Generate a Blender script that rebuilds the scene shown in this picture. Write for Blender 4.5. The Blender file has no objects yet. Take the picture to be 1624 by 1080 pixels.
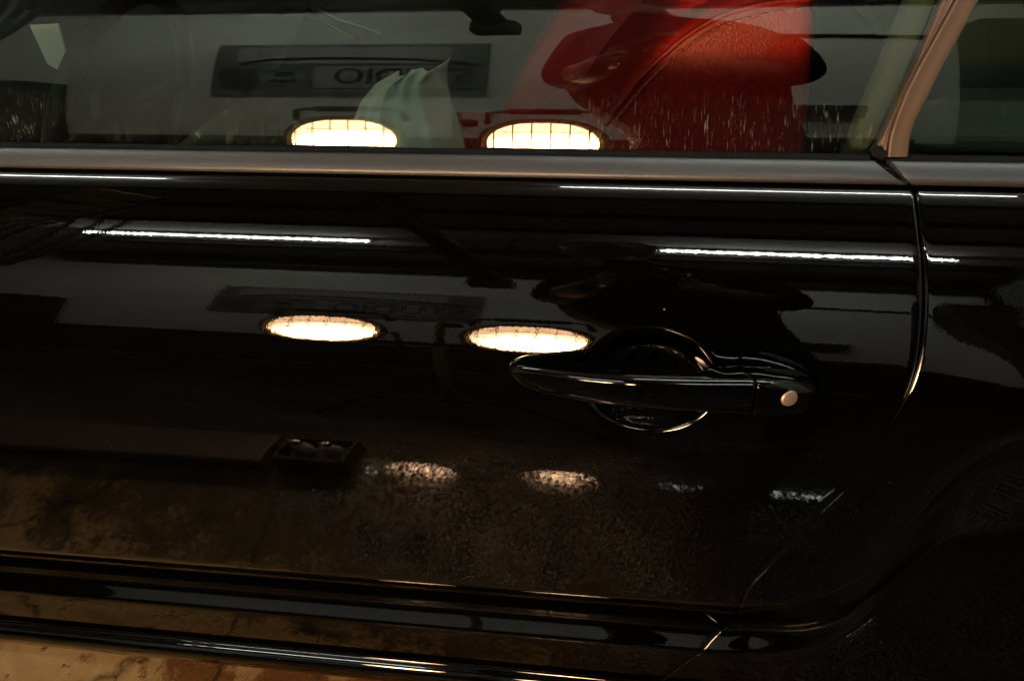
import bpy, bmesh, math, random
import numpy as np
from mathutils import Vector, Matrix

random.seed(7); rng = np.random.default_rng(7)
S = bpy.context.scene
COL = S.collection

# ------------------------------------------------------------------ camera, world, exposure
cd = bpy.data.cameras.new("camera"); cam = bpy.data.objects.new("camera", cd); COL.objects.link(cam)
cd.sensor_width = 36.0; cd.lens = 36.0 * 1300.0 / 1624.0
cd.clip_start = 0.01; cd.clip_end = 100.0
CAM_M = Matrix(((0.98602252, -0.05066857, 0.15872081),
                (0.15970302, 0.55891318, -0.81370203),
                (-0.04748204, 0.82767672, 0.5591929))).to_4x4()
CAM_M.translation = Vector((0.0, -0.6, 1.19))
cam.matrix_world = CAM_M
S.camera = cam
W = bpy.data.worlds.new("World"); S.world = W; W.use_nodes = True
W.node_tree.nodes["Background"].inputs[0].default_value = (0.5, 0.55, 0.6, 1)
W.node_tree.nodes["Background"].inputs[1].default_value = 0.004
S.view_settings.view_transform = 'Standard'; S.view_settings.look = 'None'
S.view_settings.exposure = 0.0; S.view_settings.gamma = 1.0
S.view_settings.use_curve_mapping = False
S.render.engine = 'CYCLES'
cy = S.cycles
cy.max_bounces = 10; cy.diffuse_bounces = 3; cy.glossy_bounces = 6
cy.transmission_bounces = 4; cy.transparent_max_bounces = 16
cy.use_denoising = True
cy.caustics_reflective = True; cy.caustics_refractive = False
cy.sample_clamp_indirect = 6.0
cy.blur_glossy = 0.3

TUBE_L = 78.0      # radiance of the fluorescent tubes
LAMP_L = 100.0      # radiance of the halogen lenses at their rim (the middle is hotter)
LAMP_C = (1.0, 0.58, 0.31)

# ------------------------------------------------------------------ materials
class NT:
    def __init__(s, name):
        s.m = bpy.data.materials.new(name); s.m.use_nodes = True
        s.t = s.m.node_tree; s.n = s.t.nodes; s.l = s.t.links
        s.b = s.n.get("Principled BSDF"); s.out = s.n.get("Material Output")
    def node(s, typ, **kw):
        nd = s.n.new(typ)
        for k, v in kw.items(): setattr(nd, k, v)
        return nd
    def link(s, a, b): s.l.new(a, b); return s
    def coord(s, scale=(1, 1, 1), rot=(0, 0, 0), kind='Object', loc=(0, 0, 0)):
        tc = s.node('ShaderNodeTexCoord'); mp = s.node('ShaderNodeMapping')
        mp.inputs['Scale'].default_value = scale; mp.inputs['Rotation'].default_value = rot; mp.inputs['Location'].default_value = loc
        s.link(tc.outputs[kind], mp.inputs[0]); return mp.outputs[0]
    def noise(s, vec, scale, detail=4, rough=.55, dist=0.0, dim='3D'):
        nd = s.node('ShaderNodeTexNoise'); nd.noise_dimensions = dim
        nd.inputs['Scale'].default_value = scale; nd.inputs['Detail'].default_value = detail
        nd.inputs['Roughness'].default_value = rough; nd.inputs['Distortion'].default_value = dist
        s.link(vec, nd.inputs['Vector']); return nd.outputs['Fac']
    def ramp(s, fac, stops, interp='LINEAR'):
        r = s.node('ShaderNodeValToRGB'); r.color_ramp.interpolation = interp
        e = r.color_ramp.elements
        while len(e) < len(stops): e.new(0.5)
        for k, (p, c) in enumerate(stops):
            e[k].position = p
            e[k].color = (c, c, c, 1) if isinstance(c, (int, float)) else (*c, 1)
        s.link(fac, r.inputs[0]); return r.outputs[0]
    def math(s, op, a, b=None, clamp=False):
        m = s.node('ShaderNodeMath'); m.operation = op; m.use_clamp = clamp
        for k, v in ((0, a), (1, b)):
            if v is None: continue
            if isinstance(v, (int, float)): m.inputs[k].default_value = v
            else: s.link(v, m.inputs[k])
        return m.outputs[0]
    def mix(s, fac, a, b):
        m = s.node('ShaderNodeMix'); m.data_type = 'RGBA'
        if isinstance(fac, (int, float)): m.inputs['Factor'].default_value = fac
        else: s.link(fac, m.inputs['Factor'])
        for k, v in ((6, a), (7, b)):
            if isinstance(v, tuple): m.inputs[k].default_value = (*v, 1)
            else: s.link(v, m.inputs[k])
        return m.outputs[2]
    def bump(s, h, strength, dist):
        b = s.node('ShaderNodeBump'); b.inputs['Strength'].default_value = strength
        b.inputs['Distance'].default_value = dist
        s.link(h, b.inputs['Height']); s.link(b.outputs[0], s.b.inputs['Normal']); return b
    def set(s, **kw):
        for k, v in kw.items():
            i = s.b.inputs[k.replace('_', ' ')]
            if isinstance(v, (int, float)): i.default_value = v
            elif isinstance(v, tuple): i.default_value = (*v, 1) if len(v) == 3 else v
            else: s.link(v, i)
        return s

M = {}
def simple(name, col, rough=.6, metal=0., spec=.5, var=.12, scale=30., bump=0.0, bd=.001):
    a = NT(name); v = a.coord()
    n = a.noise(v, scale, 5)
    lo = tuple(c * (1 - var) for c in col); hi = tuple(min(1, c * (1 + var)) for c in col)
    a.set(Base_Color=a.ramp(n, [(.3, lo), (.7, hi)]), Roughness=rough, Metallic=metal)
    a.b.inputs['Specular IOR Level'].default_value = spec
    if bump: a.bump(n, bump, bd)
    M[name] = a.m; return a

# black lacquer with a trace of orange peel
a = NT('black_paint'); v = a.coord()
pe = a.noise(v, 330, 2, .5)
vo = a.node('ShaderNodeTexVoronoi'); vo.inputs['Scale'].default_value = 60; a.link(v, vo.inputs['Vector'])
sz = a.math('MULTIPLY', a.ramp(a.noise(v, 31, 2), [(.52, 0.), (.72, 1.)]), .060)
dust = a.math('MULTIPLY', a.math('LESS_THAN', vo.outputs['Distance'], sz), .16)
film = a.ramp(a.noise(a.coord((.5, 1, 1)), 7, 5, .6), [(.45, 0.), (.8, .0007)])
a.set(Base_Color=a.mix(a.math('ADD', dust, film), (.0005, .0005, .0005), (.55, .52, .48)), Roughness=.016)
a.b.inputs['Specular IOR Level'].default_value = .5
a.bump(pe, .5, .000026); M['black_paint'] = a.m
a = NT('black_plastic_gloss'); v = a.coord()
a.set(Base_Color=(.0006, .0006, .0006), Roughness=.045); a.bump(a.noise(v, 400, 2), .2, .00003); M['black_plastic_gloss'] = a.m
simple('black_rubber', (.006, .006, .006), .85, spec=.12)
simple('dark_gap', (.004, .004, .004), .9)
# satin anodised trim
a = NT('satin_trim'); v = a.coord((6, 400, 400)); n = a.noise(v, 4, 4)
v2 = a.coord(); n2 = a.noise(v2, 1800, 2)
a.set(Base_Color=a.ramp(n, [(.3, (.050, .054, .058)), (.7, (.062, .066, .070))]), Metallic=.6, Roughness=.45)
sm = a.noise(a.coord((3, 20, 20)), 3, 4)
a.link(a.math('ADD', a.math('MULTIPLY', sm, .16), .34), a.b.inputs['Roughness'])
a.bump(n2, .25, .0001); M['satin_trim'] = a.m
# silver grey pillar paint
a = NT('silver_paint'); v = a.coord(); n2 = a.noise(v, 2500, 2)
a.set(Base_Color=a.ramp(n2, [(.35, (.105, .074, .056)), (.65, (.135, .096, .073))]), Metallic=.25, Roughness=.42); M['silver_paint'] = a.m

# window glass: thin pane, tinted, with rain streaks and dust low down on the outer face
def glass(name, tint, streaks):
    a = NT(name)
    lw = a.node('ShaderNodeLayerWeight'); lw.inputs['Blend'].default_value = .5
    f5 = a.math('POWER', lw.outputs['Facing'], 5.0)
    F = a.math('ADD', a.math('MULTIPLY', f5, .95), .064)
    tr = a.node('ShaderNodeBsdfTransparent'); tr.inputs[0].default_value = (*tint, 1)
    gl = a.node('ShaderNodeBsdfGlossy'); gl.inputs['Roughness'].default_value = .004
    gl.inputs['Color'].default_value = (1, 1, 1, 1)
    mx = a.node('ShaderNodeMixShader'); a.link(F, mx.inputs[0]); a.link(tr.outputs[0], mx.inputs[1]); a.link(gl.outputs[0], mx.inputs[2])
    last = mx.outputs[0]
    if streaks:
        tc = a.node('ShaderNodeTexCoord'); sx = a.node('ShaderNodeSeparateXYZ'); a.link(tc.outputs['Object'], sx.inputs[0])
        v = a.coord((1, .02, .07), rot=(0, .09, 0)); n1 = a.noise(v, 1000, 3, .6)
        v3 = a.coord((1, .02, .12), rot=(0, .12, 0), loc=(3, 1, 2)); n3 = a.noise(v3, 520, 2, .6)
        big = a.noise(a.coord((1, .1, .3)), 9, 2)
        sharp = a.ramp(n1, [(.625, 0.), (.74, 1.)]); sh2 = a.ramp(n3, [(.675, 0.), (.77, 1.)])
        st = a.math('MAXIMUM', sharp, sh2)
        low = a.node('ShaderNodeMapRange'); low.inputs[1].default_value = .984; low.inputs[2].default_value = .962
        a.link(a.math('ADD', sx.outputs['Z'], a.math('MULTIPLY', a.math('SUBTRACT', n3, .5), .03)), low.inputs[0])
        msk = a.math('MULTIPLY', low.outputs[0], a.ramp(big, [(.35, .35), (.62, 1.)]))
        spots = a.ramp(a.noise(a.coord(), 700, 1), [(.76, 0.), (.80, 1.)])
        sp = a.math('MULTIPLY', spots, .35)
        fac = a.math('MULTIPLY', a.math('ADD', a.math('MULTIPLY', a.math('ADD', st, .012), msk), a.math('MULTIPLY', sp, low.outputs[0])), .135, True)
        df = a.node('ShaderNodeBsdfDiffuse'); df.inputs[0].default_value = (.62, .70, .74, 1)
        m2 = a.node('ShaderNodeMixShader'); a.link(fac, m2.inputs[0]); a.link(last, m2.inputs[1]); a.link(df.outputs[0], m2.inputs[2])
        last = m2.outputs[0]
    a.link(last, a.out.inputs[0]); a.n.remove(a.b); M[name] = a.m
glass('window_glass', (.80, .86, .80), True)
glass('quarter_glass', (.60, .66, .61), False)

# patchy, partly wet concrete
a = NT('stained_concrete'); v = a.coord()
n_big = a.noise(a.coord(loc=(.55, .3, .2)), 2.2, 6, .6, .3); n_mid = a.noise(v, 9, 8, .65, .4); n_fine = a.noise(v, 90, 4, .6)
base = a.ramp(n_mid, [(.30, (.155, .105, .045)), (.52, (.25, .175, .080)), (.72, (.33, .24, .12))])
stain = a.ramp(a.math('ADD', a.math('MULTIPLY', n_big, .6), a.math('MULTIPLY', n_mid, .4)), [(.525, 0.), (.56, 1.)])
col = a.mix(a.math('MULTIPLY', stain, .9), base, a.mix(n_fine, (.035, .011, .004), (.105, .042, .014)))
spk = a.ramp(a.noise(v, 130, 3), [(.64, 0.), (.70, .6)])
col = a.mix(spk, col, (.30, .23, .15))
dots = a.ramp(a.noise(a.coord(loc=(5, 2, 1)), 38, 4, .65), [(.62, 0.), (.67, .85)])
col = a.mix(dots, col, (.045, .018, .008))
# the work bay away from the car is coloured nearly black, with a ragged rim
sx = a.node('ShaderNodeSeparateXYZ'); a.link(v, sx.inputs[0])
bay_e = a.math('ADD', a.math('MULTIPLY', sx.outputs['Y'], -1.0), a.math('ADD', a.math('MULTIPLY', a.math('ADD', sx.outputs['X'], .35), .36), a.math('ADD', a.math('MULTIPLY', a.math('SUBTRACT', n_mid, .5), 1.35), a.math('MULTIPLY', a.math('SUBTRACT', n_fine, .5), .75))))
bay_e2 = a.math('ADD', bay_e, .2)
bay_dark = a.ramp(bay_e2, [(.08, 0.), (.30, .80), (.62, .955)])
col = a.mix(bay_dark, col, a.mix(n_fine, (.004, .0035, .003), (.017, .014, .010)))
vo = a.node('ShaderNodeTexVoronoi'); vo.feature = 'DISTANCE_TO_EDGE'; vo.inputs['Scale'].default_value = .75
vd = a.node('ShaderNodeVectorMath'); vd.operation = 'ADD'
nz = a.node('ShaderNodeTexNoise'); nz.inputs['Scale'].default_value = 6; nz.inputs['Detail'].default_value = 6
sc_ = a.node('ShaderNodeVectorMath'); sc_.operation = 'SCALE'; sc_.inputs['Scale'].default_value = .16
a.link(v, nz.inputs['Vector']); a.link(nz.outputs['Color'], sc_.inputs[0]); a.link(v, vd.inputs[0]); a.link(sc_.outputs[0], vd.inputs[1]); a.link(vd.outputs[0], vo.inputs['Vector'])
crack = a.ramp(vo.outputs['Distance'], [(.0015, 1.), (.005, 0.)])
jn = a.math('LESS_THAN', a.math('ABSOLUTE', a.math('ADD', a.math('ADD', sx.outputs['X'], .665), a.math('MULTIPLY', a.math('SUBTRACT', n_mid, .5), .05))), .0035)
crack = a.math('MAXIMUM', crack, jn)
col = a.mix(a.math('MULTIPLY', crack, .7), col, (.02, .010, .005))
wetn = a.math('ADD', a.math('MULTIPLY', a.noise(a.coord(loc=(1.3, .4, 0)), 2.4, 3, .6, .2), .62), a.math('MULTIPLY', a.noise(a.coord(loc=(4, 1, 0)), 34, 5, .7), .38))
speck = a.ramp(a.math('ADD', a.math('MULTIPLY', a.noise(a.coord(loc=(4, 1, 0)), 135, 4, .65), .7), a.math('MULTIPLY', n_mid, .3)), [(.485, 0.), (.585, 1.)])
wet = a.math('MULTIPLY', a.ramp(bay_e, [(.10, 0.), (.28, 1.)]), a.math('SUBTRACT', 1.0, a.math('MULTIPLY', speck, .9)))
rgh = a.math('ADD', a.math('MULTIPLY', a.math('SUBTRACT', 1.0, wet), .85), .010)
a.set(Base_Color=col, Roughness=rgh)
a.link(a.math('ADD', a.math('MULTIPLY', a.math('POWER', wet, 2.0), .66), .015), a.b.inputs['Specular IOR Level'])
dry = a.math('SUBTRACT', 1.015, wet)
a.bump(a.math('MULTIPLY', dry, a.math('ADD', a.math('MULTIPLY', n_mid, .5), a.math('SUBTRACT', a.math('MULTIPLY', n_fine, .35), crack))), .25, .004)

M['stained_concrete'] = a.m

a = simple('wall_paint', (.80, .78, .70), .75, var=.07, scale=2.2)
simple('dado_paint', (.014, .014, .015), .6, scale=5)
simple('ceiling_boards', (.42, .40, .37), .8, var=.2, scale=3)
simple('dark_steel', (.013, .012, .011), .5, metal=.3)
simple('white_enamel', (.75, .75, .73), .4)
simple('shutter_paint', (.34, .35, .33), .5, var=.06, scale=4)
simple('black_board', (.17, .172, .16), .5, var=.1)
simple('print_grey', (.38, .37, .34), .5)
simple('print_light', (.24, .25, .24), .5)
simple('print_black', (.04, .04, .04), .5)
simple('work_yellow_green', (.16, .24, .015), .45)
simple('grip_red', (.16, .02, .014), .55)
simple('lamp_housing', (.02, .02, .02), .45, metal=.4)
simple('bezel_copper', (.42, .22, .13), .4, metal=.6)
simple('wire_steel', (.10, .085, .07), .4, metal=.8)
simple('hose_red', (.22, .012, .008), .5)
simple('cable_black', (.008, .008, .008), .6)
simple('wood_brown', (.034, .020, .010), .6, var=.35, scale=12)
simple('wood_pale', (.70, .50, .20), .6, var=.3, scale=12)
simple('bottle_plastic', (.45, .40, .34), .2)
simple('black_fabric', (.006, .006, .0065), .95, spec=.08)
simple('denim_dark', (.012, .014, .022), .9, spec=.1)
simple('skin', (.13, .05, .03), .5, var=.06)
simple('hair_grey', (.16, .15, .14), .8)
simple('camera_black', (.01, .01, .01), .4)
simple('interior_grey', (.10, .112, .092), .75, var=.06)
simple('interior_light', (.20, .215, .185), .75, var=.05)
simple('interior_black', (.008, .008, .008), .6)
simple('carpet_dark', (.02, .018, .017), .95)
simple('white_plastic', (.72, .74, .72), .45)
simple('chrome', (.75, .75, .75), .12, metal=1.0, var=.02)
simple('key_metal', (.34, .26, .22), .42, metal=.8, var=.15, scale=300)
simple('lens_glass', (.01, .01, .015), .03)
a = simple('seal_grey', (.062, .068, .052), .85, spec=.05)
# grained leather
a = NT('red_leather'); v = a.coord()
vo = a.node('ShaderNodeTexVoronoi'); vo.inputs['Scale'].default_value = 420; a.link(v, vo.inputs['Vector'])
n = a.noise(v, 14, 4)
a.set(Base_Color=a.ramp(n, [(.3, (.44, .007, .003)), (.7, (.52, .010, .004))]), Roughness=.42)
a.bump(vo.outputs['Distance'], .35, .0012); M['red_leather'] = a.m
simple('red_thread', (.62, .075, .05), .7)
# white cloth with an ochre smear
a = NT('white_cloth'); v = a.coord()
n = a.noise(v, 700, 2); n2 = a.noise(v, 22, 3)
gx = a.node('ShaderNodeVectorMath'); gx.operation = 'DISTANCE'; a.link(a.coord((1, .3, .45)), gx.inputs[0]); gx.inputs[1].default_value = (-.298 , .135, .3825)
sm = a.math('LESS_THAN', a.math('ADD', gx.outputs['Value'], a.math('MULTIPLY', n2, .022)), .0165)
a.set(Base_Color=a.mix(sm, a.ramp(n2, [(.35, (.80, .86, .84)), (.65, (.86, .90, .88))]), (.55, .20, .05)), Roughness=.85)
a.bump(n, .3, .0006); M['white_cloth'] = a.m

def emit(name, col, strength):
    a = NT(name); a.n.remove(a.b)
    e = a.node('ShaderNodeEmission'); e.inputs[0].default_value = (*col, 1); e.inputs[1].default_value = strength
    a.link(e.outputs[0], a.out.inputs[0]); M[name] = a.m; return a, e
emit('tube_glow', (.95, 1.0, .93), TUBE_L)
# halogen lens: brightest around the filament, dimmer at the rim of the reflector
a, e = emit('halogen_glow', LAMP_C, 1.0)
gv = a.node('ShaderNodeVectorMath'); gv.operation = 'LENGTH'; a.link(a.coord((6.2, 1.0, 9.5), loc=(-.10, 0, .42)), gv.inputs[0])
hot = a.ramp(gv.outputs['Value'], [(.0, 1.), (.42, .60), (.72, .20), (1., .06)])
fl = a.noise(a.coord((60, 1, 18)), 1.0, 2)
a.link(a.math('MULTIPLY', hot, a.math('MULTIPLY', a.math('ADD', fl, .5), LAMP_L * 3.6)), e.inputs[1])

# ------------------------------------------------------------------ object helpers
def world_of(q):
    return q.matrix_basis.copy() if q.parent is None else world_of(q.parent) @ q.matrix_parent_inverse @ q.matrix_basis
def link(name, me, mat=None, parent=None, smooth=True):
    o = bpy.data.objects.new(name, me); COL.objects.link(o)
    if mat is not None:
        for m_ in (mat if isinstance(mat, (list, tuple)) else [mat]): me.materials.append(M[m_])
    if smooth:
        me.polygons.foreach_set('use_smooth', [len(f.vertices) < 5 for f in me.polygons])
    if parent is not None:
        o.parent = parent
        o.matrix_parent_inverse = world_of(parent).inverted()
    return o
def mesh_from(name, V, Fc):
    me = bpy.data.meshes.new(name); me.from_pydata([tuple(map(float, p)) for p in V], [], [tuple(map(int, f)) for f in Fc]); me.update(); return me
def grid_faces(nr, nc, flip=False, wrap=False):
    i = np.arange(nr - 1)[:, None]; j = np.arange(nc if wrap else nc - 1)[None, :]
    j2 = (j + 1) % nc
    q = np.stack(np.broadcast_arrays(i * nc + j, i * nc + j2, (i + 1) * nc + j2, (i + 1) * nc + j), -1).reshape(-1, 4)
    return q[:, ::-1] if flip else q
def grid_mesh(name, P, flip=False, wrap=False, caps=False):
    nr, nc, _ = P.shape
    V = P.reshape(-1, 3); Fc = grid_faces(nr, nc, flip, wrap).tolist()
    if caps:
        r0 = list(range(nc)); r1 = [(nr - 1) * nc + k for k in range(nc)]
        Fc.append(r0 if flip else r0[::-1]); Fc.append(r1[::-1] if flip else r1)
    return mesh_from(name, V, Fc)
def bm_obj(name, bm, mat, parent=None, smooth=False):
    me = bpy.data.meshes.new(name); bm.to_mesh(me); bm.free()
    return link(name, me, mat, parent, smooth)
def add_box(bm, c, s, rot=None, bev=0.0):
    b2 = bmesh.new(); bmesh.ops.create_cube(b2, size=1)
    bmesh.ops.scale(b2, vec=s, verts=b2.verts)
    if bev: bmesh.ops.bevel(b2, geom=b2.edges[:], offset=bev, segments=2, affect='EDGES', profile=.5)
    if rot is not None: bmesh.ops.rotate(b2, cent=(0, 0, 0), matrix=rot, verts=b2.verts)
    bmesh.ops.translate(b2, vec=c, verts=b2.verts)
    me = bpy.data.meshes.new('t'); b2.to_mesh(me); b2.free(); bm.from_mesh(me); bpy.data.meshes.remove(me)
def box(name, c, s, mat, parent=None, bev=0.004, rot=None):
    bm = bmesh.new(); add_box(bm, c, s, rot, bev); return bm_obj(name, bm, mat, parent)
def tube_verts(pts, rad, seg=10, closed=False):
    pts = [Vector(p) for p in pts]; n = len(pts)
    rad = rad if isinstance(rad, (list, tuple)) else [rad] * n
    rows = []; up = None
    for k in range(n):
        if closed: t = pts[(k + 1) % n] - pts[k - 1]
        else: t = pts[min(k + 1, n - 1)] - pts[max(k - 1, 0)]
        t.normalize()
        if up is None:
            up = Vector((0, 0, 1)) if abs(t.z) < .9 else Vector((1, 0, 0))
        u = (up - t * up.dot(t)).normalized(); up = u; w = t.cross(u)
        rows.append([pts[k] + (u * math.cos(q) + w * math.sin(q)) * rad[k] for q in np.linspace(0, 2 * math.pi, seg, endpoint=False)])
    if closed: rows.append(rows[0])
    return np.array([[tuple(p) for p in r] for r in rows])
def tube(name, pts, rad, mat, parent=None, seg=10, closed=False):
    return link(name, grid_mesh(name, tube_verts(pts, rad, seg, closed), wrap=True, caps=not closed), mat, parent)
def tubes_joined(name, list_pts, rad, mat, parent=None, seg=8, closed=False):
    V = []; Fc = []
    for pts in list_pts:
        P = tube_verts(pts, rad, seg, closed); b = len(V)
        V += P.reshape(-1, 3).tolist(); Fc += (grid_faces(P.shape[0], seg, wrap=True) + b).tolist()
    return link(name, mesh_from(name, V, Fc), mat, parent)
def lathe(name, prof, mat, parent=None, seg=24, origin=(0, 0, 0), axis=None):
    q = np.linspace(0, 2 * math.pi, seg, endpoint=False)
    P = np.array([[(r * math.cos(t), r * math.sin(t), h) for t in q] for r, h in prof])
    if axis is not None:
        Rm = np.array(Vector((0, 0, 1)).rotation_difference(Vector(axis)).to_matrix()); P = P @ Rm.T
    P = P + np.array(origin)
    return link(name, grid_mesh(name, P, wrap=True, caps=True), mat, parent)
def thing(name, label, cat, loc=(0, 0, 0), group=None):
    o = bpy.data.objects.new(name, None); COL.objects.link(o); o.location = loc; o.empty_display_size = .1
    o['label'] = label; o['category'] = cat
    if group: o['group'] = group
    return o
def tag(o, label, cat, group=None):
    o['label'] = label; o['category'] = cat
    if group: o['group'] = group
    return o
def structure(o, kind='structure'): o['kind'] = kind; return o
def copy_tree(o, parent=None):
    c = o.copy(); COL.objects.link(c); c.parent = parent
    if parent is not None: c.matrix_parent_inverse = o.matrix_parent_inverse.copy()
    for ch in list(o.children): copy_tree(ch, c)
    return c

# ------------------------------------------------------------------ car body profile: slope of the side against arc length, going down
TRIM_START = (0.0454, 0.9343)
TRIM_PHI = [(0.0, 72.12), (0.0014, 64.22), (0.00291, 54.22), (0.00389, 50.8), (0.01073, 39.87), (0.0148, 30.72), (0.01552, 25.97), (0.01637, 16.5), (0.0171, 7.03), (0.01749, -0.51), (0.01839, -21.8), (0.01898, -32.56), (0.01946, -38.78), (0.02004, -43.41), (0.02071, -46.46)]
GLASS_START = (0.1588, 1.2165)
GLASS_PHI = [(0.0, 25.7), (0.10983, 24.35), (0.18879, 18.89), (0.30938, 6.91), (0.33017, 5.84)]
BODY_START = (0.0367, 0.9165)
BODY_PHI = [(0.0, 63.38), (0.00401, 60.01), (0.00806, 54.76), (0.01305, 48.08), (0.01641, 45.47), (0.03983, 39.77), (0.05804, 33.99), (0.09961, 26.91), (0.18634, 7.37), (0.23683, -2.65), (0.27357, -6.68), (0.3292, -7.69), (0.45971, -7.9), (0.46985, -8.02), (0.47175, -9.72), (0.4742, -14.3), (0.47677, -19.7), (0.47947, -23.26), (0.48272, -25.44), (0.48717, -26.28), (0.60095, -29.75), (0.60621, -29.01), (0.60977, -27.22), (0.61268, -24.42), (0.61496, -20.54), (0.61619, -17.4), (0.6177, -12.0), (0.61929, -4.8), (0.62088, 4.2), (0.62291, 17.42), (0.62381, 21.86), (0.62467, 24.73), (0.62572, 26.25), (0.63184, 32.69), (0.63958, 35.6), (0.64293, 36.48), (0.64431, 35.2), (0.6455, 32.67), (0.64652, 28.77), (0.64758, 23.06), (0.64971, 9.2), (0.65082, 3.88), (0.65204, -0.0), (0.65337, -2.44), (0.65547, -3.76), (0.66142, -5.88), (0.73022, -8.88), (0.73162, -7.58), (0.73295, -4.71), (0.73376, -1.89), (0.7345, 1.64), (0.73518, 5.88), (0.7358, 10.84), (0.73687, 22.19), (0.73803, 36.39), (0.73866, 44.58), (0.73927, 51.13), (0.73988, 55.95), (0.74048, 58.87), (0.74109, 60.05), (0.7417, 59.57), (0.74392, 55.37), (0.74922, 41.83), (0.75092, 35.77), (0.75462, 20.0), (0.75734, 10.01), (0.76026, 1.15), (0.76349, -6.6), (0.76716, -13.37), (0.77064, -18.1), (0.77426, -21.13), (0.77882, -23.26), (0.78587, -24.7), (0.79783, -25.5)]

def profile(start, tab, ds=.00025):
    s = np.arange(0, tab[-1][0], ds); ph = np.interp(s, [t[0] for t in tab], [t[1] for t in tab])
    k = 9; ph = np.convolve(np.pad(ph, k, mode='edge'), np.ones(2 * k + 1) / (2 * k + 1), 'valid')
    r = np.radians(ph)
    y = start[0] - np.concatenate([[0], np.cumsum(np.sin(r[:-1]) * ds)])
    z = start[1] - np.concatenate([[0], np.cumsum(np.cos(r[:-1]) * ds)])
    return s, y, z, ph
def pick_rows(s, ph, dmax, dphi, fine=None):
    keep = [0]
    for k in range(1, len(s)):
        dm = dmax
        if fine and fine[0] < s[k] < fine[1]: dm = fine[2]
        if s[k] - s[keep[-1]] >= dm - 1e-9 or abs(ph[k] - ph[keep[-1]]) >= dphi: keep.append(k)
    if keep[-1] != len(s) - 1: keep.append(len(s) - 1)
    return np.array(keep)
BS, BY, BZ, BP = profile(BODY_START, BODY_PHI)
GS, GY, GZ, GP = profile(GLASS_START, GLASS_PHI)
TS, TY, TZ, TP = profile(TRIM_START, TRIM_PHI)
def body_y(z): return np.interp(-np.asarray(z), -BZ, BY)
def glass_y(z): return np.interp(-np.asarray(z), -GZ, GY)
def glass_x(z, tab): return np.interp(np.asarray(z), [t[1] for t in tab][::-1], [t[0] for t in tab][::-1])
# door shut line (x against height), slightly different for paint and trim
CUT = [(0.2015, 0.9166), (0.2022, 0.9127), (0.2035, 0.9021), (0.2060, 0.8873), (0.2089, 0.8675), (0.2110, 0.8468), (0.2122, 0.8248), (0.2118, 0.8012),
       (0.2085, 0.7777), (0.1981, 0.7388), (0.1807, 0.6844), (0.1594, 0.6251), (0.1356, 0.5596), (0.1204, 0.5164), (0.1130, 0.4906), (0.1128, 0.4600), (0.1134, 0.4286),
       (0.1181, 0.3496), (0.1114, 0.3416), (0.0920, 0.3254), (0.0681, 0.2869), (0.045, 0.24), (0.02, 0.18)]
_cz = np.array([c[1] for c in CUT])[::-1]; _cx = np.array([c[0] for c in CUT])[::-1]
_zz = np.linspace(.15, .95, 1601); _xx = np.interp(_zz, _cz, _cx)
_xx = np.convolve(np.pad(_xx, 24, mode='edge'), np.ones(49) / 49, 'valid')
def xcut(z): return np.interp(z, _zz, _xx)
GAP = .0072

car = thing('car', 'glossy black two door car with satin belt trim and red leather seat', 'car', (0, 0, 0))

def sill_drop(x, z):
    w = np.clip((.76 - z) / .27, 0, 1); w = w * w * (3 - 2 * w)
    return .034 * np.minimum(x, .1) * w
ARCH = [(.095, 0), (.115, .001), (.15, .0095), (.182, .022), (.21, .045), (.232, .075), (.254, .12), (.2725, .17), (.2985, .215), (.33, .235), (.37, .24), (.8, .24)]
_ax = np.linspace(-.2, .8, 1001); _av = np.interp(_ax, [p[0] for p in ARCH], [p[1] for p in ARCH])
_av = np.convolve(np.pad(_av, 14, mode='edge'), np.ones(29) / 29, 'valid')
def arch_rise(x, z):
    c = np.interp(x, _ax, _av)
    w = np.where(z > .49, np.clip((.84 - z) / .35, 0, 1) ** 1.4, np.where(z > .322, 1.0, np.clip((z - .222) / .10, 0, 1)))
    return c * w

# door skin with the bowl behind the grip pressed into it
rows = pick_rows(BS, BP, .006, 1.3, (.118, .236, .0009))
by, bz, bp = BY[rows], BZ[rows], np.radians(BP[rows]); bs = BS[rows]
cols = np.unique(np.round(np.concatenate([np.linspace(-1.25, -.07, 26), np.arange(-.07, .08, .0009), np.linspace(.08, .208, 20)]), 5))
X = np.where(cols[None, :] < -.07, cols[None, :], -.07 + (cols[None, :] + .07) * (xcut(bz)[:, None] - GAP / 2 + .07) / .278)
CUPX, CUPZ = .0062, .7745
s_c = np.interp(-CUPZ, -BZ, BS)
rho = np.sqrt(((X - CUPX) / .0560) ** 2 + ((bs[:, None] - s_c) / .0485) ** 2)
wr = .0013
raw = np.clip(.027 * (1 - np.minimum(rho, 1.6) ** 2.7), -.06, 1)
dep = wr * np.log1p(np.exp(raw / wr))
Yg = by[:, None] + dep * np.cos(bp)[:, None]
Zg = bz[:, None] - dep * np.sin(bp)[:, None] + sill_drop(X, bz[:, None])
P = np.stack([X, Yg, Zg], -1)
def roll_edge(P, bp, sgn, r=.0034, depth=.014):
    e = P[:, -1 if sgn > 0 else 0]; out = []
    nin = np.stack([np.zeros_like(bp), np.cos(bp), -np.sin(bp)], -1)
    for q in np.linspace(0, math.pi / 2, 8)[1:]:
        out.append(e + np.array([sgn * r * math.sin(q), 0, 0]) + nin * r * (1 - math.cos(q)))
    out.append(out[-1] + nin * depth)
    L = np.stack(out, 1)
    return np.concatenate([P, L], 1) if sgn > 0 else np.concatenate([L[:, ::-1], P], 1)
P = roll_edge(P, bp, 1)
topf = P[:1] + np.array([0, .012, -.001]); botf = P[-1:] + np.array([0, .03, .004])
P = np.concatenate([topf, P, botf], 0)
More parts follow.
